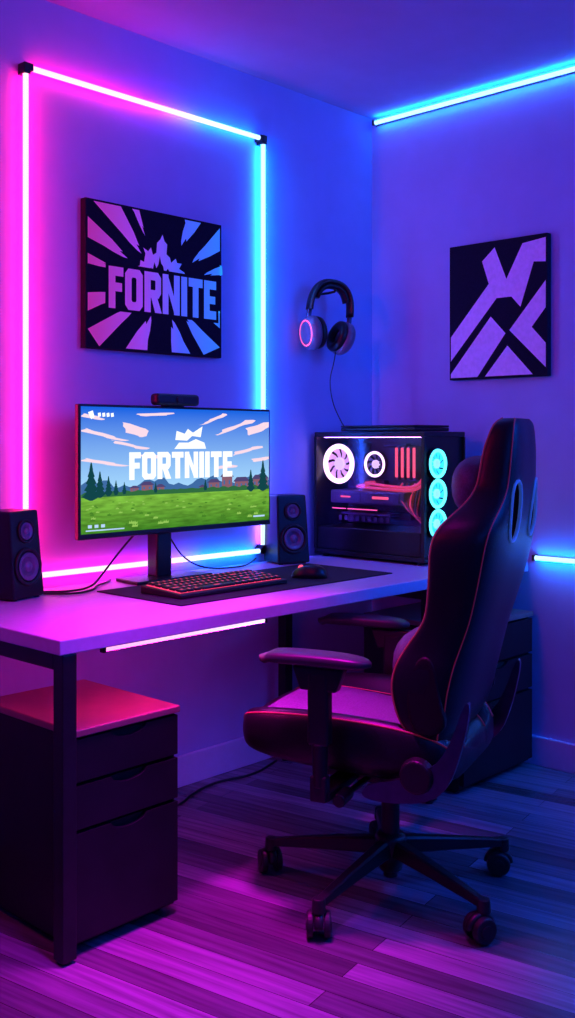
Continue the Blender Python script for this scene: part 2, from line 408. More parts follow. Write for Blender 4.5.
for c in ((.10, .22, .10, .020, .45), (.25, .18, .06, .055, .5), (.22, .30, .09, .016, .4), (.36, .05, .09, .016, -.1), (.79, .15, .11, .022, -.6), (.93, .16, .075, .05, -.5), (.86, .36, .09, .02, -.4), (.10, .44, .10, .018, .3), (.67, .08, .07, .018, -.7), (.05, .08, .05, .02, .3), (.95, .44, .06, .022, -.2), (.33, .40, .05, .02, .1), (.74, .50, .06, .018, -.1)): cloud(*c)
hills = [(0, .70)]+[(i/40, .615-.03*math.sin(i*.55)-.018*math.sin(i*1.7)-.006*math.sin(i*4)) for i in range(41)]+[(1, .70)]
lay(hills, 4, 2)
def house(x0, x1, base, hh, rf):
    lay([(x0, base), (x0, base-hh), (x1, base-hh), (x1, base)], 5, 3)
    lay([(x0-.01, base-hh), (x0+.012, base-hh-rf), (x1-.012, base-hh-rf), (x1+.01, base-hh)], 8, 3)
    n = max(1, int((x1-x0)/.022))
    for k in range(n):
        xx = x0+(k+.3)*(x1-x0)/n; lay([(xx, base-hh*.75), (xx+.008, base-hh*.75), (xx+.008, base-hh*.45), (xx, base-hh*.45)], 4, 4)
for a_ in ((.23, .27, .69, .035, .02), (.285, .34, .69, .055, .03), (.36, .40, .69, .035, .025), (.59, .62, .70, .03, .02), (.64, .70, .70, .065, .03), (.715, .775, .71, .12, .045), (.79, .87, .71, .075, .04), (.90, .99, .71, .09, .04)): house(*a_)
bush = [(0, .715)]+[(i/60, .690-.012*abs(math.sin(i*.9))-.010*abs(math.sin(i*2.3))) for i in range(61)]+[(1, .715)]
lay(bush, 9, 5)
def pine(cx, base, hh):
    p = [(cx-.006, base)]
    for k in range(5):
        f = k/5; p += [(cx-.030*(1-f)*hh/.2, base-.03-f*hh), (cx-.015*(1-f)*hh/.2, base-.03-(f+.16)*hh)]
    p.append((cx, base-.03-hh*1.02))
    for k in range(4, -1, -1):
        f = k/5; p += [(cx+.015*(1-f)*hh/.2, base-.03-(f+.16)*hh), (cx+.030*(1-f)*hh/.2, base-.03-f*hh)]
    p.append((cx+.006, base)); lay([(min(.999, max(.001, q[0])), q[1]) for q in p], 3, 6)
for c in ((.045, .74, .27), (.085, .72, .18), (.125, .71, .13), (.16, .705, .09), (.20, .70, .07), (.355, .70, .06), (.62, .70, .07), (.885, .73, .17), (.96, .73, .25)): pine(*c)
for k in range(70):       # grass tufts, darker and lighter
    x = random.uniform(.01, .98); y = random.uniform(.75, .97); q = (y-.66)*.05
    lay([(x-q, y), (x-q*.6, y-q*1.6), (x-q*.2, y-q*.8), (x+q*.1, y-q*2.0), (x+q*.4, y-q*.8), (x+q, y-q*1.4), (x+q*.9, y)], 10 if k % 2 else 11, 5)
lay([(.03, .045), (.052, .03), (.06, .08), (.045, .10)], 6, 7)
for x in (.075, .095, .115, .135): lay([(x, .05), (x+.013, .045), (x+.015, .075), (x+.002, .08)], 6, 7)
for x in (.03, .06, .09): lay([(x, .93), (x+.018, .93), (x+.018, .955), (x, .955)], 7, 7)
lay([(.02, .97), (.2, .97), (.2, .98), (.02, .98)], 7, 7)
lay([(.9, .95), (.97, .95), (.97, .965), (.9, .965)], 7, 7)
scr = b.build('screen', [M['s_sky'], M['s_grass'], M['s_cloud'], M['s_tree'], M['s_tree2'], M['s_house'], M['s_white'], M['s_hud'], M['s_roof'], M['s_bush'], M['s_dark'], M['s_light']], t, True)
b = MB(); cx, cz = S(.497, .475)
block_text(b, 'FORTNIITE', sw*.55, sh*.225, FACE_Y(cx, my-.0040, cz), 0, 0)
def L2(poly): b.flat([S(*p) for p in poly], 0, 0, FACE_Y(0, my-.0040, 0))
L2([(.455, .262), (.462, .185), (.505, .210), (.522, .168), (.550, .200), (.602, .145), (.592, .238), (.545, .228), (.518, .268)])
L2([(.450, .338), (.475, .285), (.525, .285), (.565, .255), (.612, .285), (.622, .338)])
b.build('title_lettering', M['s_white'], scr, True)
MB().box(-1.30, -1.235, -.128, -.075, DZ+.008, 1.12, .006).build('stand_neck', M['blackp'], t, True)
MB().prism([(-1.43, -.19), (-1.105, -.19), (-1.12, -.055), (-1.415, -.055)], DZ, DZ+.011, bev=.003).build('stand_base', M['blackp'], t, True)

t = thing('webcam', 'slim black bar camera perched on top of the monitor', 'webcam', (-1.235, -.135, mz1))
MB().box(-1.33, -1.14, -.165, -.125, mz1+.003, mz1+.042, .012, seg=3).build('body', M['blackp'], t, True)
MB().cyl((-1.235, -.164, mz1+.022), (-1.235, -.171, mz1+.022), .012, bev=.002).build('lens', M['rubber'], t, True)
b = MB(); b.box(-1.27, -1.2, -.125, -.11, mz1-.03, mz1+.012, .003); b.box(-1.27, -1.2, -.15, -.11, mz1, mz1+.006, .001); b.build('mounting_clip', M['blackp'], t, True)

# ------------------------------------------------------------------ speakers
def speaker(x, y, rz, label):
    t = thing('speaker', label, 'speaker', (x, y, DZ), rz, 'pair of desktop speakers')
    b = MB(); b.box(-.067, .067, -.065, .065, .004, .258, .007, seg=3)
    for v in b.bm.verts:       # the front slopes back a little and the top is narrower
        f = (v.co.z-.004)/.254; v.co.x *= 1-.10*f; v.co.y += .022*f*(1 if v.co.y < 0 else 0)
    b.build('cabinet', M['blackp'], t)
    for z, rr in ((.198, .031), (.095, .050)):
        X = FACE_Y(0, -.0655+.022*(z-.004)/.254, z) @ Matrix.Rotation(math.radians(-5), 4, 'X')
        d = MB().lathe([(rr*1.12, 0), (rr*1.12, .005), (rr, .008), (rr*.93, .005), (rr*.86, .003), (rr*.86, 0)], X=X).build('driver', M['rubber'], t)
        MB().lathe([(rr*.84, .0032), (rr*.80, .0062), (rr*.70, .0045), (rr*.35, .001), (rr*.33, .001), (rr*.28, .006), (.001, .008)], X=X).build('cone', M['cone'], d)
    for sx in (-.048, .048):
        for sy in (-.048, .048): MB().cyl((sx, sy, 0), (sx, sy, .006), .009, seg=12).build('rubber_foot', M['rubber'], t)
speaker(-1.835, -.115, math.radians(16), 'black two-driver speaker at the left end of the desk')
speaker(-.655, -.110, math.radians(-20), 'black two-driver speaker between the monitor and the computer case')

# ------------------------------------------------------------------ desk mat, keyboard, mouse
b = MB(); b.box(-1.60, -.637, -.60, -.205, DZ, DZ+.004, .0015)
tag(b.build('desk_mat', M['pad']), 'large dark fabric mat lying under the keyboard and mouse', 'desk mat')
kz = DZ+.0045
t = thing('keyboard', 'black full-size keyboard with red backlit keys on the desk mat', 'keyboard', (-1.310, -.43, kz), math.radians(1))
MB().prism([(-.092, 0), (.092, 0), (.092, .024), (-.092, .013)], -.228, .228, X=MX(0, 0, 0, (0, 1, 0), (0, 0, 1), (1, 0, 0)), bev=.003).build('case', M['blackp'], t)
SL = math.atan2(.011, .184)
TK = Matrix.Translation((0, 0, .0190)) @ Matrix.Rotation(SL, 4, 'X')
MB().box(-.216, .216, -.074, .080, -.001, .0006, X=TK).build('backlight_plate', M['keyglow'], t)
rows = [[1]*15+[1]*4, [1]*13+[2]+[1]*4, [1.5]+[1]*12+[1.5]+[1]*4, [1.75]+[1]*11+[2.25]+[1]*4, [1.25]*3+[6.25]+[1.25]*4+[1]*4]
keymesh = {}
for ri, row in enumerate(rows):
    tot = sum(row); x = -.216; u = .432/tot
    y = .064-ri*.032
    for w in row:
        kw = round(w*u-.0045, 4)
        if kw not in keymesh:
            b = MB().box(-kw/2, kw/2, -.0120, .0120, 0, .008, .0022)
            b.flat([(-kw*.16, -.005), (kw*.16, -.005), (kw*.16, .005), (-kw*.16, .005)] if kw < .03 else [(-.012, -.004), (.012, -.004), (.012, .004), (-.012, .004)], .0083, 1)
            o = b.build('key', [M['blackp'], M['legend']], t); keymesh[kw] = o.data
        else:
            o = bpy.data.objects.new('key', keymesh[kw]); C.objects.link(o); o.parent = t
        o.matrix_local = TK @ Matrix.Translation((x+w*u/2, y, .001)); x += w*u
t = thing('computer_mouse', 'black computer mouse resting on the desk mat right of the keyboard', 'mouse', (-.93, -.475, kz), math.radians(35))
rg = []
for k in range(21):
    s = -1+2*k/20; c = max(0, 1-abs(s)**2.6)**.5
    w = .034*c*(1-.12*math.exp(-(s*3)**2)); h = .042*c**.8*(1-.18*s-.1*s*s)
    rg.append([Vector((w*math.cos(a), s*.062, max(0, h*max(0, math.sin(a))**.8) if math.sin(a) > 0 else 0)) for a in [2*PI*j/24 for j in range(24)]])
rg[0] = [p+Vector((1e-4*math.cos(j), 0, 1e-4*(j % 2))) for j, p in enumerate(rg[0])]; rg[-1] = [p+Vector((1e-4*math.cos(j), 0, 1e-4*(j % 2))) for j, p in enumerate(rg[-1])]
MB().rings(rg).build('body', M['blackp'], t)
MB().cyl((-.004, .028, .032), (.004, .028, .032), .0095, seg=18).build('scroll_wheel', M['e_red'], t)

# ------------------------------------------------------------------ computer case
px0, px1, py0, py1, pz0, pz1 = -.400, -.131, -.564, -.022, DZ, 1.262
t = thing('computer_case', 'black glass-sided computer tower with glowing fans on the right of the desk', 'computer', ((px0+px1)/2, (py0+py1)/2, DZ))
b = MB(); zb = pz0+.012
b.box(px0, px1, py0, py1, zb, zb+.018, .003); b.box(px0, px1, py0, py1, pz1-.02, pz1, .004)
b.box(px1-.008, px1, py0, py1, zb+.018, pz1-.02); b.box(px0+.004, px1-.008, py1-.01, py1, zb+.018, pz1-.02)
b.box(px0, px0+.014, py0, py0+.014, zb+.018, pz1-.02); b.box(px0, px0+.012, py1-.012, py1, zb+.018, pz1-.02)
b.build('case_frame', M['blackp'], t, True)
MB().box(px0+.014, px1-.008, py0+.012, py0+.018, zb+.018, pz1-.02).build('front_panel', M['blackp'], t, True)
MB().box(px0+.006, px1-.01, py0+.02, py1-.012, zb+.018, .885, .003).build('power_supply_shroud', M['blackp'], t, True)
b = MB(); b.box(-.205, -.197, py0+.03, py1-.012, .89, pz1-.022, .002)
for (y, z, a_, c_) in ((-.20, 1.13, .03, .03), (-.08, 1.10, .012, .06), (-.33, .93, .05, .015), (-.17, .93, .03, .02), (-.30, 1.21, .06, .006), (-.12, 1.21, .04, .008), (-.20, 1.06, .05, .010), (-.48, 1.12, .02, .06)):
    b.box(-.235, -.205, y-a_, y+a_, z-c_, z+c_, .003)
for k in range(12): b.box(-.24, -.205, -.155+k*.006, -.153+k*.006, 1.175, 1.215)
b.build('motherboard', M['inner'], t, True)
MB().box(px0+.0005, px0+.004, py0+.015, py1-.013, .888, pz1-.021).build('glass_panel', M['glass'], t, True)
for x in (px0+.03, px1-.03):
    for y in (py0+.04, py1-.04): MB().cyl((x, y, pz0), (x, y, zb+.001), .014, seg=16).build('case_foot', M['rubber'], t, True)
def fan(X, R, rm, bm_, hub, nb=9, rr=.085, wd=.76):
    f = MB(); f.lathe([(R*1.13, 0), (R*1.13, .018), (R*1.02, .018), (R*1.02, .002), (R*1.0, 0)], X=X); f = f.build('fan', M['blackp'], t, True)
    MB().torus((0, 0, .018), R*1.0, R*rr, X=X).build('light_ring', rm, f, True)
    b = MB()
    for k in range(nb):
        a0 = 2*PI*k/nb; pts = []
        for r_, da in ((.3, 0), (.55, .12), (.96, .34), (.98, .34+(wd-.34)), (.6, wd-.26), (.3, wd-.36)): pts.append((R*r_*math.cos(a0+da), R*r_*math.sin(a0+da)))
        b.prism(pts, .008, .0105, X=X)
    b.build('fan_blades', bm_, f, True)
    MB().lathe([(R*.36, .004), (R*.36, .016), (R*.30, .0185), (.001, .0185)], X=X).build('fan_hub', hub, f, True)
fan(FACE_X(-.335, -.112, 1.135), .070, M['e_white'], M['bl_white'], M['hub_white'], rr=.14, wd=.86)
fan(FACE_X(-.310, -.275, 1.135), .046, M['e_white'], M['inner'], M['hub_white'], rr=.11)
for z in (1.142, 1.03, .918): fan(FACE_Y(-.325, py0+.010, z), .049, M['e_cyan'], M['bl_cyan'], M['hub_cyan'], 9, .13, wd=.92)
b = MB(); b.box(-.345, -.21, -.43, -.06, .978, 1.030, .006); b.box(-.35, -.345, -.41, -.24, .984, 1.024, .002); b.box(-.35, -.345, -.22, -.08, .984, 1.024, .002); b.build('graphics_card', M['card'], t, True)
b = MB(); b.box(-.3515, -.350, -.36, -.28, 1.000, 1.010); b.box(-.3515, -.350, -.17, -.12, 1.002, 1.008); b.build('card_light', M['e_red'], t, True)
for k in range(4):
    y = -.355-k*.028
    m_ = MB().box(-.29, -.21, y-.007, y+.007, 1.075, 1.205, .002).build('memory_stick', M['card'], t, True)
    MB().box(-.297, -.288, y-.0045, y+.0045, 1.085, 1.200, .002).build('light_bar', M['e_red'], m_, True)
MB().tube([(-.22, -.20, 1.06), (-.30, -.20, 1.06), (-.32, -.24, 1.06), (-.32, -.33, 1.050), (-.31, -.46, 1.045), (-.30, -.50, 1.10), (-.30, -.50, 1.21)], .006, sm=3).build('cooling_pipe', M['pipe'], t, True)
MB().tube([(-.22, -.16, 1.05), (-.31, -.16, 1.045), (-.335, -.22, 1.045), (-.335, -.35, 1.038), (-.32, -.48, 1.035), (-.315, -.525, 1.10), (-.31, -.525, 1.21)], .006, sm=3).build('cooling_pipe', M['pipe'], t, True)
for k in range(10):
    MB().tube([(-.25, -.34-.012*k, 1.06), (-.33, -.37-.012*k, 1.035-.008*k), (-.355, -.44-.007*k, .975-.005*k), (-.34, -.495-.004*k, .93), (-.30, -.51, .885)], .0036, sm=3).build('power_cable', M['pipe'] if k in (1, 6) else (M['piping'] if k % 2 else M['card']), t, True)
b = MB(); b.box(-.3, -.215, -.33, -.08, .93, .94, .001)
for k in range(9): b.box(-.345, -.343, -.36+k*.03, -.345+k*.03, .91, .93)
b.build('expansion_card', M['card'], t, True)
b = MB(); b.box(-.345, -.343, -.30, -.15, .955, .958); b.box(-.345, -.343, -.14, -.07, .955, .958); b.build('status_light', M['e_pink'], t, True)
MB().box(-.37, -.362, -.53, -.05, pz1-.0225, pz1-.021).build('added_fill_strip', M['e_in'], t, True)  # glowing strip added to brighten the inside of the case
t = thing('laptop', 'closed slim dark laptop lying flat on top of the computer case', 'laptop', (-.25, -.33, pz1))
MB().box(-.375, -.145, -.50, -.14, pz1+.002, pz1+.016, .004).build('base', M['blackp'], t, True)
MB().box(-.375, -.145, -.50, -.14, pz1+.017, pz1+.025, .003).build('lid', M['cab'], t, True)

# ------------------------------------------------------------------ headphones
hx, hz, hy = -.400, 1.70, -.10
t = thing('wall_hook', 'small black hook on the back wall holding the headphones', 'hook', (hx, 0, 1.82))
MB().cyl((hx+.012, 0, 1.817), (hx+.012, -.006, 1.817), .014, bev=.002).build('back_plate', M['black'], t, True)
MB().tube([(hx+.012, 0, 1.817), (hx+.012, -.118, 1.817), (hx+.012, -.126, 1.828)], .005, sm=1).build('arm', M['black'], t, True)
t = thing('headphones', 'black over-ear headphones with glowing ear cups hanging on the back wall', 'headphones', (hx, hy, hz), math.radians(-20))
t.rotation_euler = (0, math.radians(7), math.radians(-20))
pts = []
for k in range(25):
    a = PI*k/24; pts.append((.092*math.copysign(abs(math.cos(a))**.8, math.cos(a)), 0, .035+.126*math.sin(a)**.85))
def strap(pts, w, th):
    rg = []
    for i, p in enumerate(pts):
        p = Vector(p); d = (Vector(pts[min(i+1, len(pts)-1)])-Vector(pts[max(0, i-1)])).normalized(); n = Vector((d.z, 0, -d.x))
        rg.append([p+Vector((0, math.cos(q)*w, 0))+n*(math.sin(q)*th) for q in [2*PI*j/14 for j in range(14)]])
    return rg
MB().rings(strap(pts, .026, .011)).build('headband', M['blackp'], t)
MB().rings(strap([(p[0]*.84, 0, p[2]-.017) for p in pts[4:21]], .022, .012)).build('headband_cushion', M['leather'], t)
for s in (-1, 1):
    MB().tube([(s*.091, 0, .05), (s*.092, 0, .01), (s*.088, 0, -.03)], .010).build('yoke', M['steel'], t)
    tl = math.radians(12)
    X = MX(s*.052, 0, -.052, (0, 1, 0) if s > 0 else (0, -1, 0), (0, 0, 1), (s, 0, 0)) @ Matrix.Rotation(tl, 4, 'X')
    c = MB().lathe([(.03, 0), (.058, .0), (.068, .01), (.068, .030), (.056, .044), (.03, .051), (.001, .052)], X=X).build('ear_cup', M['trim'], t)
    MB().torus((0, 0, .044), .049, .0035, X=X).build('light_ring', M['e_pink'] if s < 0 else M['steel'], c)
    MB().torus((0, 0, -.006), .046, .019, X=X).build('ear_pad', M['leather'], c)
MB().tube([(.045, 0, -.115), (.04, -.005, -.16), (.03, .0, -.23), (.05, -.01, -.32), (.10, -.01, -.39), (.115, -.01, -.405)], .0022, sm=3, seg=6).build('cable', M['rubber'], t)

# ------------------------------------------------------------------ wall art
def poster(name, label, w, h, X, shapes, pm, txt=None):
    loc = X.to_translation(); t = thing(name, label, 'wall art', loc)
    MB().box(-w/2, w/2, -h/2, h/2, 0, .028, .002, X=X).build('canvas', M['canvas'], t, True)
    b = MB()
    for k, (poly, mi) in enumerate(shapes):
        b.flat([((p[0]-.5)*w, (.5-p[1])*h) for p in poly], .0284+.0003*mi+.00001*k, 0 if mi == 0 else 1, X)
    b.build('printed_artwork', [pm, M['canvas']], t, True)
    if txt:
        s, fw, fh, cx, cy = txt
        b = MB(); XX = X @ Matrix.Translation(((cx-.5)*w, (.5-cy)*h, 0))
        b.flat([(-.53*fw*w, -.56*fh*h), (.525*fw*w, -.58*fh*h), (.52*fw*w, .57*fh*h), (-.525*fw*w, .60*fh*h)], .0290, 1, XX)
        block_text(b, s, fw*w, fh*h, XX, .0292, 0)
        b.build('printed_lettering', [pm, M['canvas']], t, True)
def border(cx, cy, a):
    dx, dy = math.cos(a), math.sin(a); ts = []
    if dx > 1e-6: ts.append((.985-cx)/dx)
    if dx < -1e-6: ts.append((.015-cx)/dx)
    if dy > 1e-6: ts.append((.985-cy)/dy)
    if dy < -1e-6: ts.append((.015-cy)/dy)
    k = min(ts); return (cx+dx*k, cy+dy*k)
sh = []
cx, cy = .54, .52
for a0, a1, s0 in ((-172, -164, .36), (-154, -143, .30), (-134, -121, .26), (-114, -109, .36), (-72, -60, .34), (-48, -36, .30), (-26, -17, .34), (16, 30, .3), (42, 56, .24), (66, 82, .24), (104, 120, .24), (134, 146, .25), (156, 168, .3)):
    def P(a, s): return (cx+s*math.cos(math.radians(a)), cy+s*math.sin(math.radians(a)))
    w_ = a1-a0
    sh.append(([P(a0+w_*.3, s0+.03), P(a0+w_*.15, s0+.10), P(a0+w_*.12, s0+.17), border(cx, cy, math.radians(a0)), border(cx, cy, math.radians(a1)), P(a1-w_*.05, s0+.15), P(a1-w_*.25, s0+.05), P(a0+w_*.6, s0+.07), P(a0+w_*.5, s0)], 0))
sh.append(([(.33, .45), (.345, .41), (.37, .40), (.375, .36), (.40, .37), (.41, .31), (.395, .27), (.43, .29), (.45, .26), (.465, .31), (.49, .29), (.495, .22), (.52, .19), (.535, .155), (.55, .20), (.57, .22), (.565, .29), (.59, .31), (.60, .345), (.635, .31), (.645, .34), (.68, .34), (.66, .38), (.70, .40), (.73, .45)], 0))
sh.append(([(.44, .45), (.45, .40), (.462, .42), (.475, .36), (.49, .40), (.505, .37), (.515, .31), (.525, .36), (.54, .38), (.55, .43), (.575, .39), (.59, .42), (.61, .45)], 1))
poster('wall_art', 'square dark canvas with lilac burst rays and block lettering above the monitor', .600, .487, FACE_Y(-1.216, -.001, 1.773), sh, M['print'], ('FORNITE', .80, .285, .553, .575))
sh2 = [([(.015, .68), (.42, .31), (.35, .14), (.48, .05), (.60, .29), (.76, .05), (.985, .03), (.985, .20), (.87, .19), (.74, .50), (.65, .42), (.50, .42), (.015, .86)], 0),
       ([(.015, .955), (.44, .55), (.59, .68), (.30, .985), (.015, .985)], 0),
       ([(.63, .66), (.985, .33), (.985, .52), (.85, .65), (.985, .77), (.985, .94)], 0),
       ([(.38, .985), (.61, .77), (.86, .985)], 0)]
poster('wall_art', 'dark canvas with angular lilac diagonal shapes on the right wall', .437, .535, FACE_X(-.001, -.640, 1.738), sh2, M['lilac'])

# ------------------------------------------------------------------ cables
def cable(label, pts, r=.004):
    tag(MB().tube(pts, r, sm=3, seg=8).build('cable', M['rubber']), label, 'cable')
cable('black cable looping across the desk from the left speaker to the monitor stand', [(-1.75, -.10, DZ+.005), (-1.66, -.17, DZ+.005), (-1.56, -.13, DZ+.006), (-1.48, -.07, DZ+.03), (-1.40, -.06, DZ+.10), (-1.33, -.06, DZ+.16), (-1.27, -.068, DZ+.21)], .0035)
cable('lower black cable sagging from the left speaker and running flat to the stand base', [(-1.75, -.13, DZ+.0045), (-1.69, -.21, DZ+.0045), (-1.60, -.19, DZ+.0045), (-1.53, -.11, DZ+.0045), (-1.47, -.08, DZ+.0045), (-1.425, -.04, DZ+.0045)], .0035)
cable('thin black cable lying on the desk behind the monitor stand towards the right', [(-1.20, -.066, DZ+.14), (-1.12, -.05, DZ+.05), (-1.02, -.06, DZ+.004), (-.9, -.10, DZ+.004), (-.82, -.07, DZ+.004), (-.755, -.045, DZ+.02)], .003)
cable('black cable snaking over the floor beside the back baseboard', [(-1.68, -.15, .005), (-1.55, -.08, .005), (-1.42, -.12, .005), (-1.25, -.17, .005), (-1.12, -.10, .005), (-.98, -.07, .005), (-.84, -.12, .005), (-.66, -.06, .005)], .0048)

# ------------------------------------------------------------------ gaming chair
RZ = 18
t = thing('gaming_chair', 'black high-back gaming chair with red piping on a five-wheeled base in front of the desk', 'chair', (-1.245, -1.06, 0), math.radians(RZ))
levels = [(1.285, .085, -.367, -.335, -.325), (1.265, .118, -.375, -.330, -.308), (1.20, .140, -.378, -.322, -.288), (1.12, .158, -.375, -.315, -.276), (1.075, .190, -.371, -.308, -.254),
          (1.02, .250, -.364, -.298, -.208), (.97, .268, -.355, -.288, -.188), (.88, .264, -.334, -.266, -.182), (.79, .248, -.308, -.245, -.166), (.72, .246, -.288, -.225, -.120), (.67, .252, -.275, -.21, -.092),
          (.61, .252, -.260, -.20, -.082), (.54, .246, -.242, -.18, -.100), (.49, .23, -.218, -.17, -.136), (.46, .19, -.20, -.175, -.158)]
rings = []; pipeA = {-1: [], 1: []}; pipeB = {-1: [], 1: []}; pipeC = {-1: [], 1: []}
for z, w, yb, yc, yw in smooth_levels(levels, 4):
    D = yw-yb; bw = min(.085, .38*w)
    half = [(0, yb), (w*.55, yb), (w*.90, yb+.10*D), (w, yb+.30*D), (w, yb+.8*D), (w-.006, yw-.02*D), (w-bw*.5, yw+.004), (w-bw, yc+.35*(yw-yc)), (w-bw*1.25, yc), (w*.3, yc-.002), (0, yc-.002)]
    keys = half+[(-x, y) for x, y in half[-2:0:-1]]
    pts = chaikin(keys, 2)
    rings.append([(p[0], p[1], z) for p in pts])
    for s in (-1, 1):
        for tgt, store in (((s*(w-.004), yw-.04*D), pipeA), ((s*(w*.97), yb+.16*D), pipeB), ((s*(w-bw*1.1), yc+.1*(yw-yc)), pipeC)):
            q = min(pts, key=lambda p: (p[0]-tgt[0])**2+(p[1]-tgt[1])**2); store[s].append((q[0], q[1], z))
bk = MB().rings(rings)
bk.bm.normal_update(); bvh = BVHTree.FromBMesh(bk.bm)
back = bk.build('backrest', M['leather'], t)
# harness openings cut through the shell
cut = MB(); trims = []
for s in (-1, 1):
    d = Vector((s*.16, -.987, 0)).normalized(); side = Vector((-d.y, d.x, 0))
    Xc = MX(s*.100, -.34, 0, side, (0, 0, 1), side.cross(Vector((0, 0, 1))))
    def outl(g): return chaikin([(-.044-g, .980-g), (.044+g, .980-g), (.030+g, 1.125+g), (-.030-g, 1.125+g)], 2)
    cut.prism(outl(0), -.3, .3, X=Xc)
    for sg in (1, -1):
        pts = []
        for p in outl(.002):
            base = Xc @ Vector((p[0], p[1], 0)); o = base+d*sg*.4
            hit = bvh.ray_cast(o, -d*sg)
            if hit[0] is not None: pts.append(hit[0])
        if len(pts) == len(outl(0)): trims.append(pts)
cut = cut.build('cutter', M['gap'])
md = back.modifiers.new('b', 'BOOLEAN'); md.operation = 'DIFFERENCE'; md.object = cut; md.solver = 'EXACT'
cut.matrix_world = Matrix.Translation((-1.245, -1.06, 0)) @ Matrix.Rotation(math.radians(RZ), 4, 'Z')
bpy.context.view_layer.update()
dg = bpy.context.evaluated_depsgraph_get(); nm = bpy.data.meshes.new_from_object(back.evaluated_get(dg))
back.modifiers.clear(); back.data = nm; bpy.data.objects.remove(cut)
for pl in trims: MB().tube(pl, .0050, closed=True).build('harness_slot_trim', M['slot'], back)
for s in (-1, 1):
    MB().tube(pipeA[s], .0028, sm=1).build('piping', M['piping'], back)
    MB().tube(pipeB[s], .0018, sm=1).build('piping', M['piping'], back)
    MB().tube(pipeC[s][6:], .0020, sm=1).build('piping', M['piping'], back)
for s in (-1, 1):
    pl = chaikin([(-.235, .52), (-.15, .50), (-.125, .60), (-.155, .70), (-.20, .70), (-.215, .60)], 2)
    x = s*.250
    rg = [[(x+s*dx, p[0]*(1-k)+k*-.18, p[1]*(1-k)+k*.6) for p in pl] for dx, k in ((-.02, 0), (.000, .0), (.002, .06), (.002, .2))]
    MB().rings(rg).build('flank_panel', M['flank'], back)
MB().ellip((0, -.255, 1.110), (.125, .072, .080), p=.85).build('head_pillow', M['pillow'], t)
MB().ellip((0, -.122, .635), (.155, .095, .095), p=.8).build('lumbar_pillow', M['pillow'], t)
# seat
sl = [(.365, .15, .435, .452, .455), (.350, .20, .412, .48, .485), (.31, .24, .392, .498, .510), (.20, .258, .378, .498, .526), (.05, .262, .372, .487, .530), (-.09, .256, .366, .478, .522), (-.19, .24, .368, .472, .50), (-.235, .20, .385, .45, .46)]
rings = []; pa = {-1: [], 1: []}; pb = {-1: [], 1: []}
for y, W, zb_, zc, zs in smooth_levels(sl, 5):
    D = zs-zb_; bw = .08
    half = [(0, zb_), (W*.7, zb_), (W*.93, zb_+.1*D), (W, zb_+.35*D), (W, zb_+.78*D), (W-.012, zs-.01*D), (W-bw*.5, zs+.004), (W-bw, zc+.3*(zs-zc)), (W-bw*1.3, zc-.002), (W*.3, zc+.003), (0, zc+.004)]
    keys = half+[(-x, z) for x, z in half[-2:0:-1]]
    pts = chaikin(keys, 2); rings.append([(p[0], y, p[1]) for p in pts])
    for s in (-1, 1):
        for tgt, store in (((s*(W-.008), zs-.04*D), pa), ((s*(W-bw*1.15), zc), pb)):
            q = min(pts, key=lambda p: (p[0]-tgt[0])**2+(p[1]-tgt[1])**2); store[s].append((q[0], y, q[1]))
seat = MB().rings(rings).build('seat', M['leather'], t)
for s in (-1, 1):
    MB().tube(pa[s], .0028, sm=1).build('piping', M['piping'], seat)
    MB().tube(pb[s][3:], .0020, sm=1).build('piping', M['piping'], seat)
rg = []
for y in [-.20+.02*k for k in range(26)]:
    q = min(smooth_levels(sl, 5), key=lambda q: abs(q[0]-y))
    rg.append([(x, y, q[3]+.004-abs(x)*.01+dz) for x, dz in ((-.155, -.004), (-.15, .002), (-.07, .004), (0, .004), (.07, .004), (.15, .002), (.155, -.004), (0, -.008))])
MB().rings(rg).build('seat_insert', M['insert'], seat)
# mechanism
b = MB(); b.box(-.12, .12, -.15, .16, .330, .376, .008); b.box(-.05, .05, -.07, .09, .30, .335, .008); b.build('tilt_mechanism', M['black'], t)
b = MB(); b.cyl((-.11, .02, .34), (-.27, .03, .335), .008); b.cyl((-.235, .03, .336), (-.30, .03, .333), .017, bev=.004); b.build('tilt_lever', M['blackp'], t)
b = MB(); b.cyl((.11, .06, .34), (.25, .06, .335), .007); b.build('height_lever', M['blackp'], t)
for s in (-1, 1):
    pl = chaikin([Vector(p) for p in ((-.02, .338), (-.16, .345), (-.235, .38), (-.272, .47), (-.300, .60), (-.285, .61), (-.248, .50), (-.205, .44), (-.14, .405), (-.03, .38))], 2)
    MB().prism(pl, -.010, .010, X=MX(s*.268, 0, 0, (0, 1, 0), (0, 0, 1), (1, 0, 0))).build('recline_bracket', M['steel'], t)
    MB().cyl((s*.262, -.165, .415), (s*.290, -.165, .415), .046, .040, bev=.005).build('pivot_cover', M['blackp'], t)
MB().box(-.27, .27, -.09, -.05, .340, .366, .005).build('frame_rail', M['black'], t)
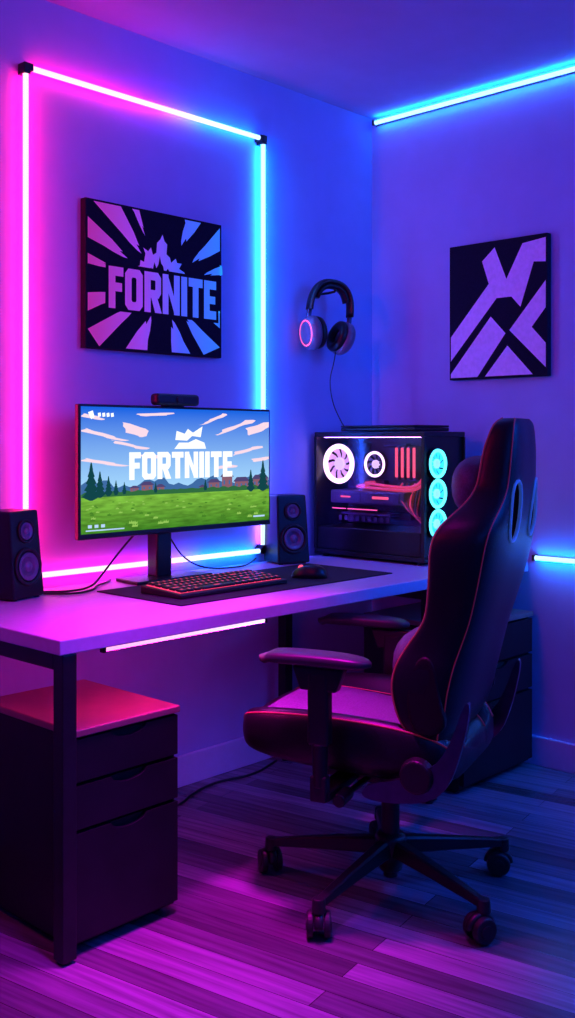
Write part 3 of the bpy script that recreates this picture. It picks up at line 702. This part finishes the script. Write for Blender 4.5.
# armrests
for s in (-1, 1):
    x = s*.322; py = -.01 if s < 0 else .11; qy = 0 if s < 0 else .035; dz = 0 if s < 0 else -.018
    b = MB()
    b.box(x-.018, x+.018, .042+qy, .098+qy, .475+dz, .655+dz, .008, seg=3)
    b.prism([(.022+qy, .61+dz), (.118+qy, .61+dz), (.14+qy, .668+dz), (.0+qy, .668+dz)], -.016, .016, X=MX(x, 0, 0, (0, 1, 0), (0, 0, 1), (1, 0, 0)), bev=.005)
    b.cyl((x, .07+qy, .37), (x, .07+qy, .48), .018, .021, bev=.004)
    b.box(min(x, x-s*.21), max(x, x-s*.21), .045+qy, .095+qy, .335, .358, .004)
    b.box(x-.015, x+.015, .048+qy, .092+qy, .335, .40, .005)
    arm = b.build('armrest', M['blackp'], t)
    rg = []
    for k in range(25):
        f = k/24; y = -.055+.30*f+py; c = max(.02, 1-abs(2*f-1)**5)**.5; w = (.040+.008*f)*c; h = .016*max(.35, c)
        z = .685+dz+.004*math.sin(PI*f)+(-.006 if f > .9 else 0)
        rg.append([(x+math.copysign(abs(math.cos(a))**.6, math.cos(a))*w, y, z+math.copysign(abs(math.sin(a))**.6, math.sin(a))*h) for a in [2*PI*j/24 for j in range(24)]])
    MB().rings(rg).build('arm_pad', M['armpad'], arm)
# column and star base
b = MB(); b.cyl((0, 0, .15), (0, 0, .25), .025, bev=.003); b.cyl((0, 0, .24), (0, 0, .305), .016); b.build('gas_cylinder', M['black'], t)
b = MB(); b.lathe([(.02, .055), (.03, .06), (.038, .09), (.044, .145), (.036, .158), (.001, .158)])
b.cyl((0, 0, .04), (0, 0, .085), .020, bev=.003)
angs = [math.radians(a-RZ) for a in (187, 259, 331, 43, 115)]
for a in angs:
    u = Vector((math.cos(a), math.sin(a), 0)); v = Vector((-math.sin(a), math.cos(a), 0)); rg = []
    for f in [k/10 for k in range(11)]:
        rr = .03+(.345-.03)*f; zt = .147-.046*f**1.15; hh = .046-.026*f; w = .022-.008*f
        rg.append([u*rr+v*(w*cx_)+Vector((0, 0, zt-hh/2+hh/2*cz_)) for cx_, cz_ in ((-1, -.8), (-.8, -1), (.8, -1), (1, -.8), (.85, .75), (.55, 1), (-.55, 1), (-.85, .75))])
    b.rings(rg, smooth=False)
    b.cyl(u*.345+Vector((0, 0, .068)), u*.345+Vector((0, 0, .103)), .018, .016, bev=.003)
b.build('star_base', M['blackp'], t)
for i, a in enumerate(angs):
    u = Vector((math.cos(a), math.sin(a), 0)); ca = a+[.6, 1.4, -.5, .3, 2.2][i]
    X = Matrix.Translation(u*.345) @ Matrix.Rotation(ca, 4, 'Z')
    b = MB(); b.cyl((0, 0, .05), (0, 0, .075), .008)
    rg = [[(-.012+math.cos(q)*.040*k, y, .036+max(0, math.sin(q))*.037*k) for q in [PI*j/14 for j in range(15)]] for y, k in ((-.012, .85), (-.008, 1), (.008, 1), (.012, .85))]
    b.rings(rg); b = b.build('caster', M['blackp'], t)
    b.matrix_local = X
    for s in (-1, 1):
        w = MB(); w.cyl((-.012, s*.013, .034), (-.012, s*.030, .034), .034, .031, bev=.004); w.cyl((-.012, s*.029, .034), (-.012, s*.032, .034), .016, bev=.001)
        w.build('wheel', M['rubber'], b)

# ------------------------------------------------------------------ lights
def area(name, loc, tgt, col, e, size):
    l = bpy.data.lights.new(name, 'AREA'); l.color = col; l.energy = e; l.size = size
    o = bpy.data.objects.new(name, l); C.objects.link(o); o.location = loc
    o.rotation_euler = (Vector(tgt)-Vector(loc)).to_track_quat('-Z', 'Y').to_euler(); return o
def spot(name, loc, tgt, col, e, ang, size=.12):
    l = bpy.data.lights.new(name, 'SPOT'); l.color = col; l.energy = e; l.spot_size = math.radians(ang); l.spot_blend = 1; l.shadow_soft_size = size
    o = bpy.data.objects.new(name, l); C.objects.link(o); o.location = loc
    o.rotation_euler = (Vector(tgt)-Vector(loc)).to_track_quat('-Z', 'Y').to_euler(); return o
spot('magenta_floor_fill', (-1.85, -1.0, 2.5), (-1.60, -.80, 0), (1, .004, .85), 430, 42)  # added fill for a magenta pool on the floor, no fixture there
spot('violet_floor_fill', (-2.15, -1.50, 2.5), (-2.05, -1.05, 0), (.60, .005, 1), 170, 40)  # added off-view fill, violet over the near floor
area('pink_wall_fill', (-2.75, -.60, 2.0), (-1.95, -.0, 1.2), (1, .006, .16), 9, .4)  # added off-view fill, turns the left wall and print pinker
area('blue_room_fill', (-2.6, -3.4, 2.3), (-.3, -.2, 1.6), (.0, .10, 1), 14, 1.4)  # added broad fill beside the camera, blue over the walls
area('blue_side_fill', (-.35, -2.9, 2.3), (-.9, -1.1, 0), (.0, .09, 1), 40, .9)  # added off-view fill for the right floor and the chair
area('blue_corner_fill', (-.30, -2.3, 1.6), (-.35, 0, 1.45), (.0, .12, 1), 6, .5)  # added off-view fill for more blue around the room corner
w = bpy.data.worlds.new('World'); bpy.context.scene.world = w; w.use_nodes = True
w.node_tree.nodes['Background'].inputs[0].default_value = (.03, .02, .12, 1); w.node_tree.nodes['Background'].inputs[1].default_value = .2

# ------------------------------------------------------------------ camera
cam = bpy.data.cameras.new('camera'); co = bpy.data.objects.new('camera', cam); C.objects.link(co)
cam.sensor_width = 36; cam.lens = 36*1020/1018; cam.shift_y = -69/1018; cam.clip_start = .05
co.location = (-3.464, -2.771, 1.23); co.rotation_euler = (PI/2, 0, math.radians(43.4-90))
bpy.context.scene.camera = co
